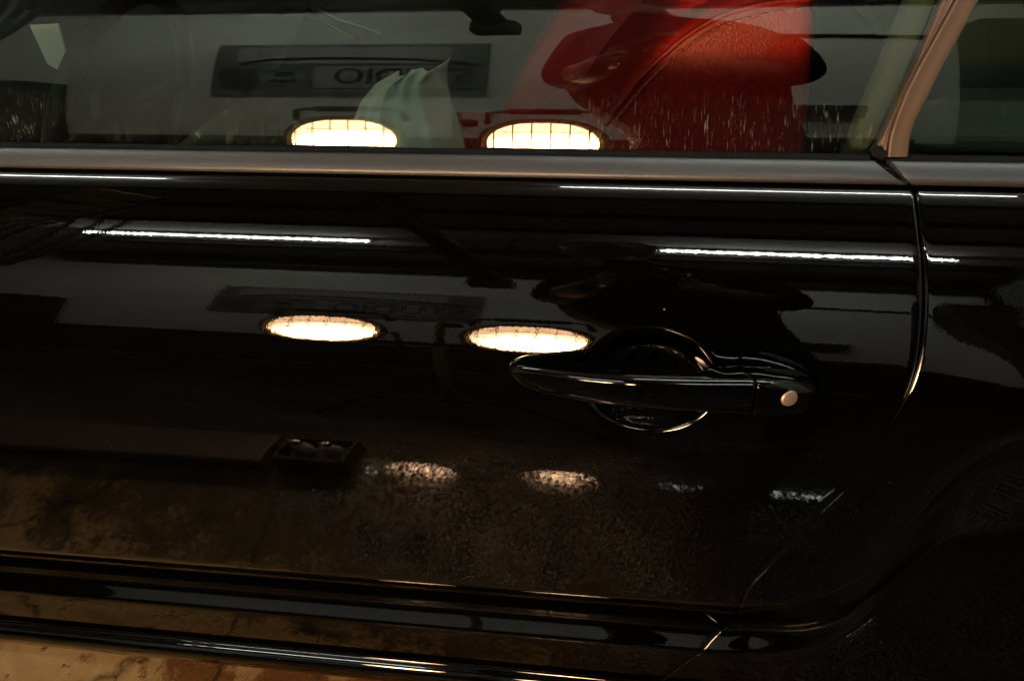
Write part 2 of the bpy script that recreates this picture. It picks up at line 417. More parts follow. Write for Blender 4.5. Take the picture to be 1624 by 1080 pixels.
door = link('door', grid_mesh('door', P, flip=True), 'black_paint', car)

# rear quarter panel with the scooped sill sweeping up round the wheel arch
rows = pick_rows(BS, BP, .006, 1.5)
by, bz, bp = BY[rows], BZ[rows], np.radians(BP[rows])
u = np.concatenate([np.linspace(0, .3, 60), np.linspace(.3, 1, 14)[1:]])
X = (xcut(bz) + GAP / 2)[:, None] + u[None, :] * (.78 - xcut(bz))[:, None]
Zg = bz[:, None] + sill_drop(X, bz[:, None]) + arch_rise(X, bz[:, None]); 
flat_y = np.where(bz < .4905, float(body_y(.4905)) - (.4905 - bz) * math.tan(math.radians(-8)), by)
kx = np.clip((X - .13) / .15, 0, 1); kx = .68 * kx * kx * (3 - 2 * kx)
Yg = by[:, None] * (1 - kx) + flat_y[:, None] * kx
P = roll_edge(np.stack([X, Yg, Zg], -1), bp, -1)
topf = P[:1] + np.array([0, .012, -.001]); botf = P[-1:] + np.array([0, .03, .004])
P = np.concatenate([topf, P, botf], 0)
quarter = link('quarter_panel', grid_mesh('quarter_panel', P, flip=True), 'black_paint', car)

# belt trims
def trim_part(name, xa, xb, parent, sgn):
    rows = pick_rows(TS, TP, .002, 4)
    ty, tz, tp = TY[rows], TZ[rows], np.radians(TP[rows])
    A = xa(tz) if callable(xa) else np.full_like(tz, xa); B = xb(tz) if callable(xb) else np.full_like(tz, xb)
    u = np.linspace(0, 1, 40)
    X = A[:, None] + (B - A)[:, None] * u
    P = np.stack([X, np.repeat(ty[:, None], 40, 1), np.repeat(tz[:, None], 40, 1)], -1)
    P = roll_edge(P, tp, sgn, .0009, .010)
    P = np.concatenate([P[:1] + np.array([0, .008, -.004]), P, P[-1:] + np.array([0, .010, .002])], 0)
    return link(name, grid_mesh(name, P, flip=True), 'satin_trim', parent)
TL = [(.1690, .9350), (.1764, .9302), (.1955, .9186), (.1968, .9150)]
TR = [(.1830, .9350), (.1912, .9277), (.1995, .9190), (.2018, .9150)]
trim_part('belt_trim', -1.25, lambda z: glass_x(z, TL), door, 1)
trim_part('belt_trim', lambda z: glass_x(z, TR), .78, quarter, -1)

# window panes, 4 mm thick
PIL_L = [(.2230, 1.22), (.2140, 1.075), (.2045, 1.0444), (.1888, .989), (.1751, .9448), (.1695, .9349), (.165, .90)]
PIL_M = [(.2380, 1.22), (.2225, 1.075), (.2115, 1.0443), (.1919, .9979), (.1857, .98), (.1817, .9615), (.1799, .9496), (.1806, .9316), (.1806, .90)]
PIL_R = [(.2900, 1.22), (.2430, 1.075), (.2284, 1.0441), (.2099, .9978), (.1978, .9616), (.1957, .9498), (.1974, .9318), (.198, .90)]
def pane(name, xa, xb, mat, parent, off=0.0, n=30):
    rows = pick_rows(GS, GP, .006, 1.5); gy, gz, gp = GY[rows] + off, GZ[rows], np.radians(GP[rows])
    A = xa(gz) if callable(xa) else np.full_like(gz, xa); B = xb(gz) if callable(xb) else np.full_like(gz, xb)
    u = np.linspace(0, 1, n); X = A[:, None] + (B - A)[:, None] * u
    outer = np.stack([X, np.repeat(gy[:, None], n, 1), np.repeat(gz[:, None], n, 1)], -1)
    inner = outer + np.stack([0 * gp, np.cos(gp), -np.sin(gp)], -1)[:, None, :] * .004
    nr = len(gz); V = np.concatenate([outer.reshape(-1, 3), inner.reshape(-1, 3)])
    F = grid_faces(nr, n, True).tolist() + (grid_faces(nr, n) + nr * n).tolist()
    N = nr * n; V = V.tolist()                                   # the polished edge of the pane has corners of its own
    def side(q):
        b = len(V); V.extend([V[t] for t in q]); F.append(tuple(range(b, b + 4)))
    for k in range(n - 1):
        b = (nr - 1) * n; side((k, k + 1, N + k + 1, N + k)); side((b + k + 1, b + k, N + b + k, N + b + k + 1))
    for k in range(nr - 1):
        side(((k + 1) * n, k * n, N + k * n, N + (k + 1) * n)); side((k * n + n - 1, (k + 1) * n + n - 1, N + (k + 1) * n + n - 1, N + k * n + n - 1))
    o = link(name, mesh_from(name, V, F), mat, parent)
    nf = 2 * (nr - 1) * (n - 1)
    for k in range(nf, len(F)): o.data.polygons[k].use_smooth = False
    return o
pane('window_glass', -1.25, lambda z: glass_x(z, PIL_L) + .011, 'window_glass', door)
pane('quarter_window', lambda z: glass_x(z, PIL_R) - .012, .78, 'quarter_glass', car)

# pillar and door frame: bars of real section swept along the two curves
def strip(name, xa, xb, z0, z1, mat, parent, prof, off):
    zz = np.linspace(z1, z0, 60); gy = glass_y(zz); A = xa(zz); B = xb(zz)
    P = []
    for k in range(60):
        P.append([(A[k] + (B[k] - A[k]) * t, gy[k] - off - h, zz[k] + (.3 * h)) for t, h in prof])
    P = np.array(P)
    me = grid_mesh(name, P, flip=True); return link(name, me, mat, parent)
xl, xm, xr = (lambda z: glass_x(z, PIL_L)), (lambda z: glass_x(z, PIL_M)), (lambda z: glass_x(z, PIL_R))
strip('window_frame', lambda z: xl(z), lambda z: xm(z) - .0008, .9365, 1.21, 'silver_paint', door,
      [(0, -.012), (0, .001), (.12, .003), (.35, .0032), (.5, .0015), (.66, .0018), (.86, .0055), (.95, .006), (1, .0048), (1, -.012)], 0)
strip('b_pillar', lambda z: xm(z) + .0004, xr, .9335, 1.21, 'silver_paint', car,
      [(0, -.014), (0, .0065), (.03, .0082), (.08, .0085), (.2, .0065), (.6, .006), (.93, .005), (1, .003), (1, -.014)], 0)
strip('window_seal', lambda z: xl(z) - .021 + .006 * np.clip((.96 - z) / .03, 0, 1), lambda z: xl(z) - .0015, .930, 1.21, 'seal_grey', door,
      [(0, -.030), (0, -.012), (.15, -.008), (.5, -.0065), (.85, -.007), (1, -.012), (1, -.03)], 0)
# black rubber: waist seal along both panes and the joint block at the foot of the pillar
def waist(name, x0, x1, parent):
    pr = [(0, .9352), (-.006, .9354), (-.0105, .9338), (-.0105, .925), (.004, .925), (.004, .934)]
    yb = float(glass_y(.936)); P = np.array([[(x, yb - .0002 + (dy if dy < 0 else -.0005), z) for dy, z in pr] for x in (x0, x1)])
    return link(name, grid_mesh(name, P, wrap=True, caps=True), 'black_rubber', parent, False)
waist('waist_seal', -1.25, .168, door); waist('waist_seal', .196, .78, quarter)
bm = bmesh.new(); yb = float(glass_y(.936))
add_box(bm, (.1755, yb - .003, .9372), (.011, .010, .008), Matrix.Rotation(.5, 3, 'Y'), .002)
add_box(bm, (.189, yb - .004, .9322), (.018, .014, .0045), None, .0015)
bm_obj('seal_block', bm, 'black_rubber', door)
# dark jamb behind the shut line and the groove below the trim
jz = np.linspace(.93, .19, 80); J = np.array([[(xcut(z) + dx, float(body_y(min(z, .916))) + dy, z + float(sill_drop(np.array(xcut(z)), np.array(z)))) for dx, dy in ((-.02, .0155), (.02, .0155), (.02, .03), (-.02, .03))] for z in jz])
link('door_jamb', grid_mesh('door_jamb', J, wrap=True, caps=True), 'dark_gap', car, False)
gb = [( -.001, .0), (.012, .0), (.012, -.008), (-.001, -.008)]
y0 = BODY_START[0]; z0 = BODY_START[1]
box('belt_filler', (-.24, y0 + .0165, z0 + .002), (2.0, .02, .02), 'dark_gap', car, 0)
# copper-lit edge of the quarter trim is the return flange of the trim itself

# ------------------------------------------------------------------ door handle
def rrect(zt, zb, yf, yb, r, n=7):
    r = min(r, (zt - zb) * .49, (yb - yf) * .49); pts = []
    for (cy_, cz_, a0) in ((yf + r, zt - r, math.pi / 2), (yf + r, zb + r, math.pi), (yb - r, zb + r, 1.5 * math.pi), (yb - r, zt - r, 2 * math.pi)):
        for q in np.linspace(0, math.pi / 2, n):
            pts.append((cy_ + r * math.cos(a0 + q), cz_ + r * math.sin(a0 + q)))
    return pts
def loft(name, st, mat, parent, r=.0045, shear=0.0, sub=7, yref=-.086):
    st = np.array(st); t = np.concatenate([[0], np.cumsum(np.hypot(np.diff(st[:, 0]), np.hypot(np.diff(st[:, 1]), np.diff(st[:, 3]))))])
    # Catmull-like smooth resample
    tt = np.linspace(0, t[-1], (len(st) - 1) * sub + 1); cols_ = []
    for c in range(5):
        m = np.gradient(st[:, c], t); v = np.interp(tt, t, st[:, c]); out = []
        for q in tt:
            k = min(np.searchsorted(t, q, 'right') - 1, len(t) - 2); h = t[k + 1] - t[k]; w = (q - t[k]) / h
            out.append((2 * w**3 - 3 * w**2 + 1) * st[k, c] + (w**3 - 2 * w**2 + w) * h * m[k] + (-2 * w**3 + 3 * w**2) * st[k + 1, c] + (w**3 - w**2) * h * m[k + 1])
        cols_.append(out)
    Q = np.array(cols_).T; P = []
    for x, zt, zb, yf, yb in Q:
        sec = rrect(zt, zb, yf, yb, r)
        zc = (zt + zb) / 2
        P.append([(x + shear * (y - yref), y - .0022 * (1 - min(1, ((z - zc) / ((zt - zb) / 2 + 1e-6)) ** 2)) * (1 if y < (yf + yb) / 2 else 0), z - 9.0 * max(0, y - (yf + .003)) ** 2 * min(1, max(0, (z - zb) / (zt - zb)))) for y, z in sec])
    return link(name, grid_mesh(name, np.array(P), wrap=True, caps=True, flip=False), mat, parent)
G = [(-.1025, .7850, .7800, -.0520, -.046), (-.1005, .7875, .7762, -.0545, -.042), (-.095, .7908, .7725, -.0585, -.037), (-.083, .7940, .7705, -.0642, -.034), (-.068, .7966, .7705, -.0698, -.034),
     (-.056, .7987, .7718, -.0740, -.036), (-.048, .8000, .7727, -.0766, -.050), (-.040, .8013, .7737, -.0790, -.0600), (-.028, .8034, .7752, -.0825, -.0675), (-.01, .8058, .7774, -.0863, -.0732), (.010, .8066, .7777, -.0868, -.0738),
     (.030, .8073, .7774, -.0868, -.0732), (.044, .8079, .7772, -.0866, -.0700), (.053, .8083, .7770, -.0865, -.0620), (.060, .8087, .7769, -.0863, -.0500), (.067, .8090, .7768, -.0861, -.036), (.0845, .8098, .7768, -.0857, -.034)]
loft('door_handle', G, 'black_plastic_gloss', door, .0046, -.22)
K = [(.0862, .8100, .7760, -.0860, -.034), (.096, .8093, .7748, -.0846, -.034), (.110, .8060, .7732, -.0803, -.034), (.122, .8018, .7708, -.0746, -.034), (.132, .7970, .7680, -.0685, -.034), (.139, .7920, .7668, -.0625, -.035), (.1425, .7880, .7680, -.0575, -.038), (.1443, .7830, .7720, -.052, -.043)]
loft('lock_cover', K, 'black_plastic_gloss', door, .0050, -.22)
lathe('lock_cylinder', [(.0001, .0016), (.0050, .0016), (.0064, .0010), (.0068, -.0006), (.0072, -.002), (.0072, -.006)], 'key_metal', door, 28, (.1118, -.0806, .7930), (.30, -.93, .18))
# round finger bowl lip gasket and rear foot gasket
# ------------------------------------------------------------------ cabin seen through the panes
def extrude_round(name, outline, y0, y1, bulge, mat, parent, nb=9, samples=90):
    # a cushion: closed outline in x-z swept across y with a rounded edge
    pts = np.array(outline); pts = np.vstack([pts, pts[:1]])
    t = np.concatenate([[0], np.cumsum(np.hypot(*np.diff(pts, axis=0).T))]); tt = np.linspace(0, t[-1], samples, endpoint=False)
    Q = np.stack([np.interp(tt, t, pts[:, 0]), np.interp(tt, t, pts[:, 1])], 1)
    for _ in range(5): Q = (np.roll(Q, 1, 0) + Q * 2 + np.roll(Q, -1, 0)) / 4
    d = np.roll(Q, -1, 0) - np.roll(Q, 1, 0); nrm = np.stack([d[:, 1], -d[:, 0]], 1); nrm /= np.linalg.norm(nrm, axis=1)[:, None]
    c = Q.mean(0); 
    if ((Q - c) * nrm).sum() < 0: nrm = -nrm
    rings = []
    for f in (.01, .15, .35, .65, .88):                                    # domed near face
        rings.append((Q * f + c * (1 - f) - nrm * bulge * .9, y0 - bulge * .35 * (1 - f * f)))
    for a_ in np.linspace(0, math.pi / 2, nb):
        rings.append((Q - nrm * bulge * (1 - math.sin(a_)), y0 + bulge * (1 - math.cos(a_)) ))
    for a_ in np.linspace(math.pi / 2, 0, nb):
        rings.append((Q - nrm * bulge * (1 - math.sin(a_)), y1 - bulge * (1 - math.cos(a_))))
    P = np.array([[(p[0], y, p[1]) for p in r] for r, y in rings])
    return link(name, grid_mesh(name, P, wrap=True, caps=True), mat, parent)

seat = thing_seat = link('seat', bpy.data.meshes.new('seat_frame'), None, car); seat.name = 'seat'
bpy.data.objects.remove(seat)
SEAT_OUT = [(-.20, .62), (-.155, .73), (-.105, .83), (-.06, .89), (-.015, .935), (.004, .962), (.018, .99), (.042, 1.04), (.07, 1.11), (.10, 1.14), (.135, 1.12), (.155, 1.05), (.163, .98), (.166, .90), (.175, .80), (.20, .70), (.22, .62), (.05, .58)]
seat = extrude_round('seat', SEAT_OUT, .30, .72, .055, 'red_leather', car)
# side bolster with a curved welt, standing proud of the back
BOL = [(-.085, .83), (-.055, .892), (-.032, .926), (-.010, .955), (.020, .983), (.045, .998), (.062, 1.007), (.09, 1.014), (.125, 1.018), (.143, 1.012), (.149, .98), (.152, .93), (.16, .84), (.12, .72), (-.05, .70)]
bol = extrude_round('side_bolster', BOL, .262, .42, .016, 'red_leather', seat)
arc = []
for x, z in [(-.085, .815), (-.0659, .8600), (-.048, .8910), (-.0269, .9190), (-.0066, .9435), (.0237, .9715), (.0447, .9850), (.062, .9935), (.0908, 1.0012), (.1195, 1.0050), (.1396, 1.0056)]:
    arc.append((x, z))
def smooth_pts(p, n):
    p = np.array(p); t = np.linspace(0, 1, len(p)); q = np.linspace(0, 1, n); out = np.stack([np.interp(q, t, p[:, k]) for k in range(p.shape[1])], 1)
    for _ in range(6): out[1:-1] = (out[:-2] + 2 * out[1:-1] + out[2:]) / 4
    return out
ap = smooth_pts(arc, 60)
def on_bolster(x, z): return .2585
tube('welt', [(x, .2610, z + .003) for x, z in ap], .0028, 'red_leather', seat, 8)
st_l = []
_d = np.concatenate([[0], np.cumsum(np.hypot(*np.diff(ap, axis=0).T))])
for q in np.arange(.004, _d[-1] - .008, .0078):
    st_l.append([(np.interp(t_, _d, ap[:, 0]) + .0026, .2580 + dy_, np.interp(t_, _d, ap[:, 1]) - .0054) for t_, dy_ in ((q, .001), (q + .0025, -.0006), (q + .005, .001))])
s_o = tubes_joined('stitching', st_l, .0015, 'red_thread', seat, 6); s_o['kind'] = 'stuff'
extrude_round('seat_cushion', [(-.62, .46), (-.60, .55), (-.40, .57), (-.12, .60), (-.02, .52), (-.1, .42), (-.55, .42)], .28, .72, .05, 'red_leather', seat)
# passenger seat beyond
o2 = extrude_round('seat', [(x * 1.25 - .07, z) for x, z in SEAT_OUT], .86, 1.30, .06, 'red_leather', car)
extrude_round('seat_cushion', [(-.72, .46), (-.70, .54), (-.45, .56), (-.12, .56), (-.02, .52), (-.1, .42), (-.55, .42)], .86, 1.30, .05, 'red_leather', o2)
# shell of the cabin
box('cabin_floor', (-.25, .78, .36), (2.1, 1.36, .06), 'carpet_dark', car, .01)
box('underbody', (-.25, .80, .27), (2.1, 1.36, .10), 'dark_steel', car, .01)
far = box('far_door_trim', (-.35, 1.49, .66), (1.9, .08, .56), 'interior_grey', car, .03)
box('far_belt_trim', (-.35, 1.50, .955), (1.9, .06, .035), 'interior_black', far, .01)
tubes_joined('door_pull', [[(-.92, 1.42, .80), (-.78, 1.41, .735), (-.68, 1.42, .70)], [(-.90, 1.42, .765), (-.74, 1.41, .690)]], .006, 'chrome', far)
box('roof_lining', (-.15, .80, 1.33), (2.1, 1.30, .03), 'interior_light', car, .01)
box('rear_bulkhead', (.62, .80, .80), (.10, 1.30, .80), 'interior_black', car, .03)
box('parcel_shelf', (.48, .80, .875), (.34, 1.28, .03), 'carpet_dark', car, .012)
box('sill_trim', (.49, .165, .928), (.56, .13, .016), 'interior_light', car, .005)
box('rear_side_trim', (.56, .255, .72), (.60, .03, 1.0), 'interior_grey', car, .01)
box('centre_console', (-.42, .79, .50), (.95, .17, .26), 'interior_black', car, .03)
dash = extrude_round('dashboard', [(-1.28, .62), (-1.28, .86), (-1.12, .865), (-.93, .855), (-.84, .84), (-.815, .825), (-.83, .80), (-.88, .72), (-.97, .60)], .16, 1.42, .022, 'interior_black', car)
wheel = []
for q in np.linspace(0, 2 * math.pi, 40, endpoint=False):
    wheel.append((-.80 + .065 * math.sin(q), .52 + .185 * math.cos(q), .80 + .185 * math.sin(q) * .92))
sw = tube('steering_wheel', wheel, .014, 'interior_black', car, 10, True)
tube('steering_column', [(-1.0, .52, .745), (-.86, .52, .78), (-.80, .52, .80)], [.04, .045, .05], 'interior_black', sw, 14)
tubes_joined('spoke', [[(-.81, .52, .80), (-.80, .35, .80)], [(-.81, .52, .80), (-.80, .69, .80)], [(-.81, .52, .80), (-.855, .52, .645)]], .013, 'interior_black', sw)
box('screen_pillar', (-.78, 1.40, 1.10), (.07, .05, .50), 'interior_light', car, .012, Matrix.Rotation(-.75, 3, 'Y'))

# white card on the dashboard, white cloth on the console
bm = bmesh.new()
vv = [bm.verts.new(p) for p in [(-.812, .40, .962), (-.774, .405, .962), (-.776, .40, .893), (-.802, .395, .913)]]
bm.faces.new(vv); r_ = bmesh.ops.extrude_face_region(bm, geom=bm.faces[:])
bmesh.ops.translate(bm, vec=(0, .003, 0), verts=[e for e in r_['geom'] if isinstance(e, bmesh.types.BMVert)])
bmesh.ops.recalc_face_normals(bm, faces=bm.faces[:])
tag(bm_obj('card', bm, 'white_plastic'), 'small white card standing inside the front end of the car window', 'card')
# cloth: two-sided crumpled sheet hanging in folds from a raised corner
nu, nv = 48, 56; V = []; CLX = -.30
outl = [(0, (-.368, -.240)), (.5, (-.362, -.244)), (.66, (-.359, -.247)), (.78, (-.354, -.250)), (.88, (-.343, -.2525)), (.95, (-.326, -.2515)), (1.0, (-.302, -.2465))]
for i in range(nv):
    f = i / (nv - 1)
    l = np.interp(f, [q[0] for q in outl], [q[1][0] for q in outl]); r = np.interp(f, [q[0] for q in outl], [q[1][1] for q in outl])
    for j in range(nu):
        g = j / (nu - 1); x = l + (r - l) * g
        top = .922 - .016 * (1 - g) ** 2 + .002 * max(0, (g - .75) / .25) ** 2 - .003 * math.sin(g * 9)
        z = .64 + (top - .64) * f
        yb = .455 + .012 * math.sin(g * 13 + 1.2 * f) * (.25 + .75 * (1 - f)) + .004 * math.sin(g * 29 + 7 * f + 1) + .05 * (g - .45) ** 2 * 4 + .012 * math.sin(7 * f + g * 4)
        V.append(((x - CLX) * 1.15 + CLX + .008, yb - .19, z + .019))
P = np.array(V).reshape(nv, nu, 3); Pb = P + np.array([0, .003, 0])
F = grid_faces(nv, nu).tolist() + (grid_faces(nv, nu, True) + nu * nv).tolist()
N = nu * nv
ring = [(0, j) for j in range(nu)] + [(i, nu - 1) for i in range(1, nv)] + [(nv - 1, j) for j in range(nu - 2, -1, -1)] + [(i, 0) for i in range(nv - 2, 0, -1)]
ri = [i * nu + j for i, j in ring]
for k in range(len(ri)): a_, b_ = ri[k], ri[(k + 1) % len(ri)]; F.append((b_, a_, a_ + N, b_ + N))
tag(link('cloth', mesh_from('cloth', np.vstack([P.reshape(-1, 3), Pb.reshape(-1, 3)]), F), 'white_cloth'), 'crumpled white cloth with an orange smear inside the car window', 'cloth')

# ------------------------------------------------------------------ the workshop that the paint and the panes mirror
def sheet(name, pts, mat):
    return structure(link(name, mesh_from(name, pts, [tuple(range(len(pts)))]), mat, None, False))
ZC = 2.82
XL, XR, YB, YF = -4.2, 1.62, -3.2, 2.6
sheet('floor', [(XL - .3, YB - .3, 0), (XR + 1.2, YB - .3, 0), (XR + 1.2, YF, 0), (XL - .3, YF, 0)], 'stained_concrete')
def slab(name, lo, hi, mat):
    c = [(a_ + b_) / 2 for a_, b_ in zip(lo, hi)]; s = [b_ - a_ for a_, b_ in zip(lo, hi)]
    return structure(box(name, c, s, mat, None, 0))
slab('ceiling', (XL - .2, YB - .2, ZC), (XR + 1.2, YF + .2, ZC + .1), 'ceiling_boards')
slab('wall', (XL - .2, YB - .12, .76), (XR + .2, YB, ZC), 'wall_paint')
slab('wall', (XL - .2, YB - .12, -.02), (XR + .2, YB + .012, .76), 'dado_paint')
slab('wall', (XL - .12, YB, -.02), (XL, YF, ZC), 'wall_paint')
slab('wall', (XL - .2, YF, -.02), (XR + 1.2, YF + .12, ZC), 'dado_paint')
slab('wall', (XR, -1.0, -.02), (XR + .12, YF, ZC), 'wall_paint')
# timber along the top of the wall
tag(box('ceiling_beam', (-.6, YB + .11, ZC - .13), (5.4, .16, .20), 'dark_steel', None, .01), 'long dark beam along the top of the pale workshop wall', 'beam')
tag(box('ceiling_beam', (-.6, -2.46, ZC - .06), (4.2, .10, .12), 'dark_steel', None, .01), 'dark ceiling joist just beyond the far row of tube lights', 'beam')
for yj, wj in ((-.75, 'nearest the car'), (-1.15, 'the middle one of three'), (-1.60, 'farthest from the car')):
    tag(box('ceiling_joist', (-.9, yj, ZC - .055), (5.6, .05, .11), 'dark_steel', None, .006), 'dark joist across the ceiling, ' + wj, 'joist', 'ceiling joists')
# roller shutter down the right hand wall
sh = thing('roller_shutter', 'grey roller shutter of horizontal slats closing the side of the workshop', 'shutter', (XR, -2.0, 0))
bm = bmesh.new()
ys = (-3.02, -1.02); pr = [(.0, 0), (-.012, .008), (-.018, .03), (-.018, .062), (-.012, .084), (0, .092), (.01, .092), (.01, 0)]
V = [(XR + a_, y, z) for y in ys for a_, z in pr]; n_ = len(pr)
F = [(k, (k + 1) % n_, n_ + (k + 1) % n_, n_ + k) for k in range(n_)] + [tuple(range(n_))[::-1], tuple(range(n_, 2 * n_))]
sl0 = link('slat', mesh_from('slat', V, F), 'shutter_paint', sh, False)
bm.free()
for k in range(1, 29):
    c = sl0.copy(); COL.objects.link(c); c.parent = sh; c.matrix_parent_inverse = sl0.matrix_parent_inverse.copy(); c.location.z = .0965 * k
box('guide_rail', (XR - .02, -1.0, 1.4), (.08, .06, 2.8), 'dark_steel', sh, .006); box('guide_rail', (XR - .02, -3.06, 1.4), (.08, .06, 2.8), 'dark_steel', sh, .006)
# dark cupboards against the wall
lk = thing('locker', 'tall dark steel locker standing in the corner by the roller shutter', 'locker', (1.43, -3.02, 0))
box('body', (1.43, -3.02, 1.14), (.28, .32, 2.2), 'dark_steel', lk, .01); box('locker_door', (1.43, -2.853, 1.14), (.25, .012, 2.1), 'lamp_housing', lk, .004)
box('handle', (1.34, -2.84, 1.15), (.015, .02, .14), 'chrome', lk, .004)
for k, (x, w, d, h, lab) in enumerate([(-3.36, .74, .34, 1.50, 'black tool cabinet at the dark foot of the pale wall')]):
    c = thing('tool_cabinet', lab, 'cabinet', (x, -3.0, 0))
    box('body', (x, -3.0 , h / 2), (w, d, h), 'dark_steel', c, .012)
    for q in range(6): 
        dr = box('drawer', (x, -2.826, .2 + q * .22), (w - .06, .012, .2), 'lamp_housing', c, .004); box('handle', (x, -2.815, .28 + q * .22), (w * .6, .012, .014), 'wire_steel', dr, .003)
# small dark shelf units and wall clutter on the right
for (x, z, w, h, lab) in [(.72, 1.16, .34, .16, 'dark wall box mounted on the pale wall, wider of two'), (.36, 1.17, .20, .08, 'slim dark wall box mounted on the pale wall beside the wider one')]:
    b_ = thing('wall_box', lab, 'box', (x, YB, z)); box('body', (x, YB + .06, z), (w, .12, h), 'dark_steel', b_, .008); box('lid', (x, YB + .124, z + h * .2), (w + .01, .012, h * .5), 'lamp_housing', b_, .003)
bt = thing('bench', 'low black bench against the dark lower wall', 'bench', (.82, -3.0, 0))
box('top', (.72, -3.0, .80), (.62, .34, .05), 'interior_black', bt, .008)
for dx in (-.27, .27): 
    for dy in (-.13, .13): box('leg', (.72 + dx, -3.0 + dy, .39), (.04, .04, .77), 'dark_steel', bt, .004)
# red hose at the foot of the wall
hp = [(-3.9 + .26 * k, -2.93 + .05 * math.sin(k * 1.7), .035) for k in range(20)]
tag(tube('hose', hp, .03, 'hose_red', None, 10), 'red hose lying along the foot of the workshop wall', 'hose')
# conduit on the wall
tag(tube('conduit', [(.1, YB + .02, 2.18), (.6, YB + .02, 2.16), (1.25, YB + .02, 2.13)], .022, 'dark_steel', None, 8), 'thin dark pipe running across the right of the pale wall', 'pipe')

# printed board on the wall
bd = thing('sign_board', 'dark printed board lettered STUDIO on the pale wall', 'sign', (-1.5, YB, 1.7))
BX0, BX1, BZ0, BZ1 = -2.20, -.80, 1.34, 2.08
box('panel', (-1.5, YB + .014, 1.71), (1.40, .026, .74), 'black_board', bd, .004)
yf_ = YB + .0295
def flat(name, x0, x1, z0, z1, mat, dy=0.0): return box(name, ((x0 + x1) / 2, yf_ + dy, (z0 + z1) / 2), (x1 - x0, .003, z1 - z0), mat, bd, 0)
flat('light_band', -2.08, -.98, 1.80, 2.03, 'print_grey'); flat('letter_band', -1.66, -.99, 1.40, 1.77, 'print_grey')
flat('rule', -1.66, -.82, 1.765, 1.79, 'print_black', .003); flat('rule', -1.66, -.82, 1.43, 1.45, 'print_black', .003)
cu = bpy.data.curves.new('lettering', 'FONT'); cu.body = 'STUDIO'; cu.size = .27; cu.align_x = 'CENTER'; cu.align_y = 'CENTER'; cu.extrude = .001; cu.offset = .004
tmp = bpy.data.objects.new('lettering_curve', cu); COL.objects.link(tmp)
tmp.matrix_world = Matrix.Translation((-1.21, yf_ + .006, 1.61)) @ Matrix.Rotation(math.pi, 4, 'Z') @ Matrix.Rotation(math.pi / 2, 4, 'X') @ Matrix.Diagonal((.72, 1.15, 1, 1))
dg = bpy.context.evaluated_depsgraph_get(); me = bpy.data.meshes.new_from_object(tmp.evaluated_get(dg)); me.transform(tmp.matrix_world)
bpy.data.objects.remove(tmp); me.materials.clear(); link('lettering', me, 'print_black', bd, False)
for k in range(6): flat('rule', -2.16, -1.96, 1.44 + k * .05, 1.462 + k * .05, 'print_black')
# little printed car outline
co = [(-1.94, 1.50), (-1.93, 1.58), (-1.90, 1.62), (-1.86, 1.69), (-1.80, 1.71), (-1.74, 1.69), (-1.71, 1.62), (-1.685, 1.58), (-1.68, 1.50)]
me = mesh_from('printed_car', [(x, yf_ + .004, z) for x, z in co], [tuple(range(len(co)))]); link('printed_car', me, 'print_light', bd, False)
flat('printed_windscreen', -1.86, -1.76, 1.62, 1.68, 'print_black', .006); flat('printed_grille', -1.88, -1.74, 1.53, 1.57, 'print_black', .006)
tag(tube('cable', [(-2.05, YB + .05, 1.80), (-1.9, YB + .05, 1.86), (-1.6, YB + .05, 1.88), (-1.2, YB + .05, 1.86), (-.9, YB + .05, 1.80)], .009, 'cable_black', None, 6), 'black cable slung across the front of the dark sign board', 'cable')

# fluorescent battens
def batten(x, y, z, L, label):
    t = thing('tube_light', label, 'ceiling light', (x, y, z), 'fluorescent lights under the ceiling')
    box('housing', (x, y, z + .055), (L + .06, .05, .05), 'white_enamel', t, .006)
    tube('lamp_tube', [(x - L / 2, y, z), (x + L / 2, y, z)], .016, 'tube_glow', t, 12)
    for sx in (-1, 1): box('lamp_holder', (x + sx * (L / 2 + .012), y, z + .012), (.022, .03, .055), 'white_enamel', t, .003)
    return t
batten(-1.94, -2.18, 2.72, 1.42, 'tube ceiling light on the far row, beyond the sign board end')
batten(.625, -2.18, 2.72, 1.15, 'tube ceiling light on the far row, beside the roller shutter')
batten(-2.20, .02, 2.72, 1.30, 'tube ceiling light straight over the front of the car door')
batten(.36, .02, 2.72, 1.25, 'tube ceiling light straight over the grip of the car door')
batten(1.80, .02, 2.72, 1.25, 'tube ceiling light straight over the rear wing of the car')

# ladder slung under the ceiling, cable loops, sloping strut
ld = thing('ladder', 'wooden ladder slung under the dark ceiling', 'ladder', (-1.9, -1.0, 2.6))
A = Vector((-2.98, -2.0, 2.58)); B = Vector((-1.72, -.78, 2.60)); d_ = (B - A).normalized(); w_ = Vector((-d_.y, d_.x, 0)) * .16
for s_ in (-1, 1): tube('rail', [A + w_ * s_, B + w_ * s_], .026, 'wood_brown', ld, 8)
for k in range(8):
    p = A + (B - A) * ((k + .5) / 8); box('rung', tuple(p), (.12, .30, .02), 'wood_pale', ld, .004, Matrix.Rotation(math.atan2(d_.y, d_.x), 3, 'Z'))
for p in (A + d_ * .2, B - d_ * .2):
    for s_ in (-1, 1): tube('hanger', [p + w_ * s_, p + w_ * s_ + Vector((0, 0, .2))], .008, 'dark_steel', ld, 8)
lp = [(-1.98 + .13 * math.sin(q) - .012 * q, -1.42 + .05 * math.cos(2 * q), 2.02 + .56 * math.cos(q) - .012 * q) for q in np.linspace(0, 6 * math.pi, 110)]
tag(tube('cable', lp, .016, 'cable_black', None, 8), 'black cable hanging in loops below the wooden ladder', 'cable')
sr = thing('ceiling_strut', 'dark steel strut sloping down from the ceiling towards the wall', 'strut', (-.55, -2.0, 2.6))
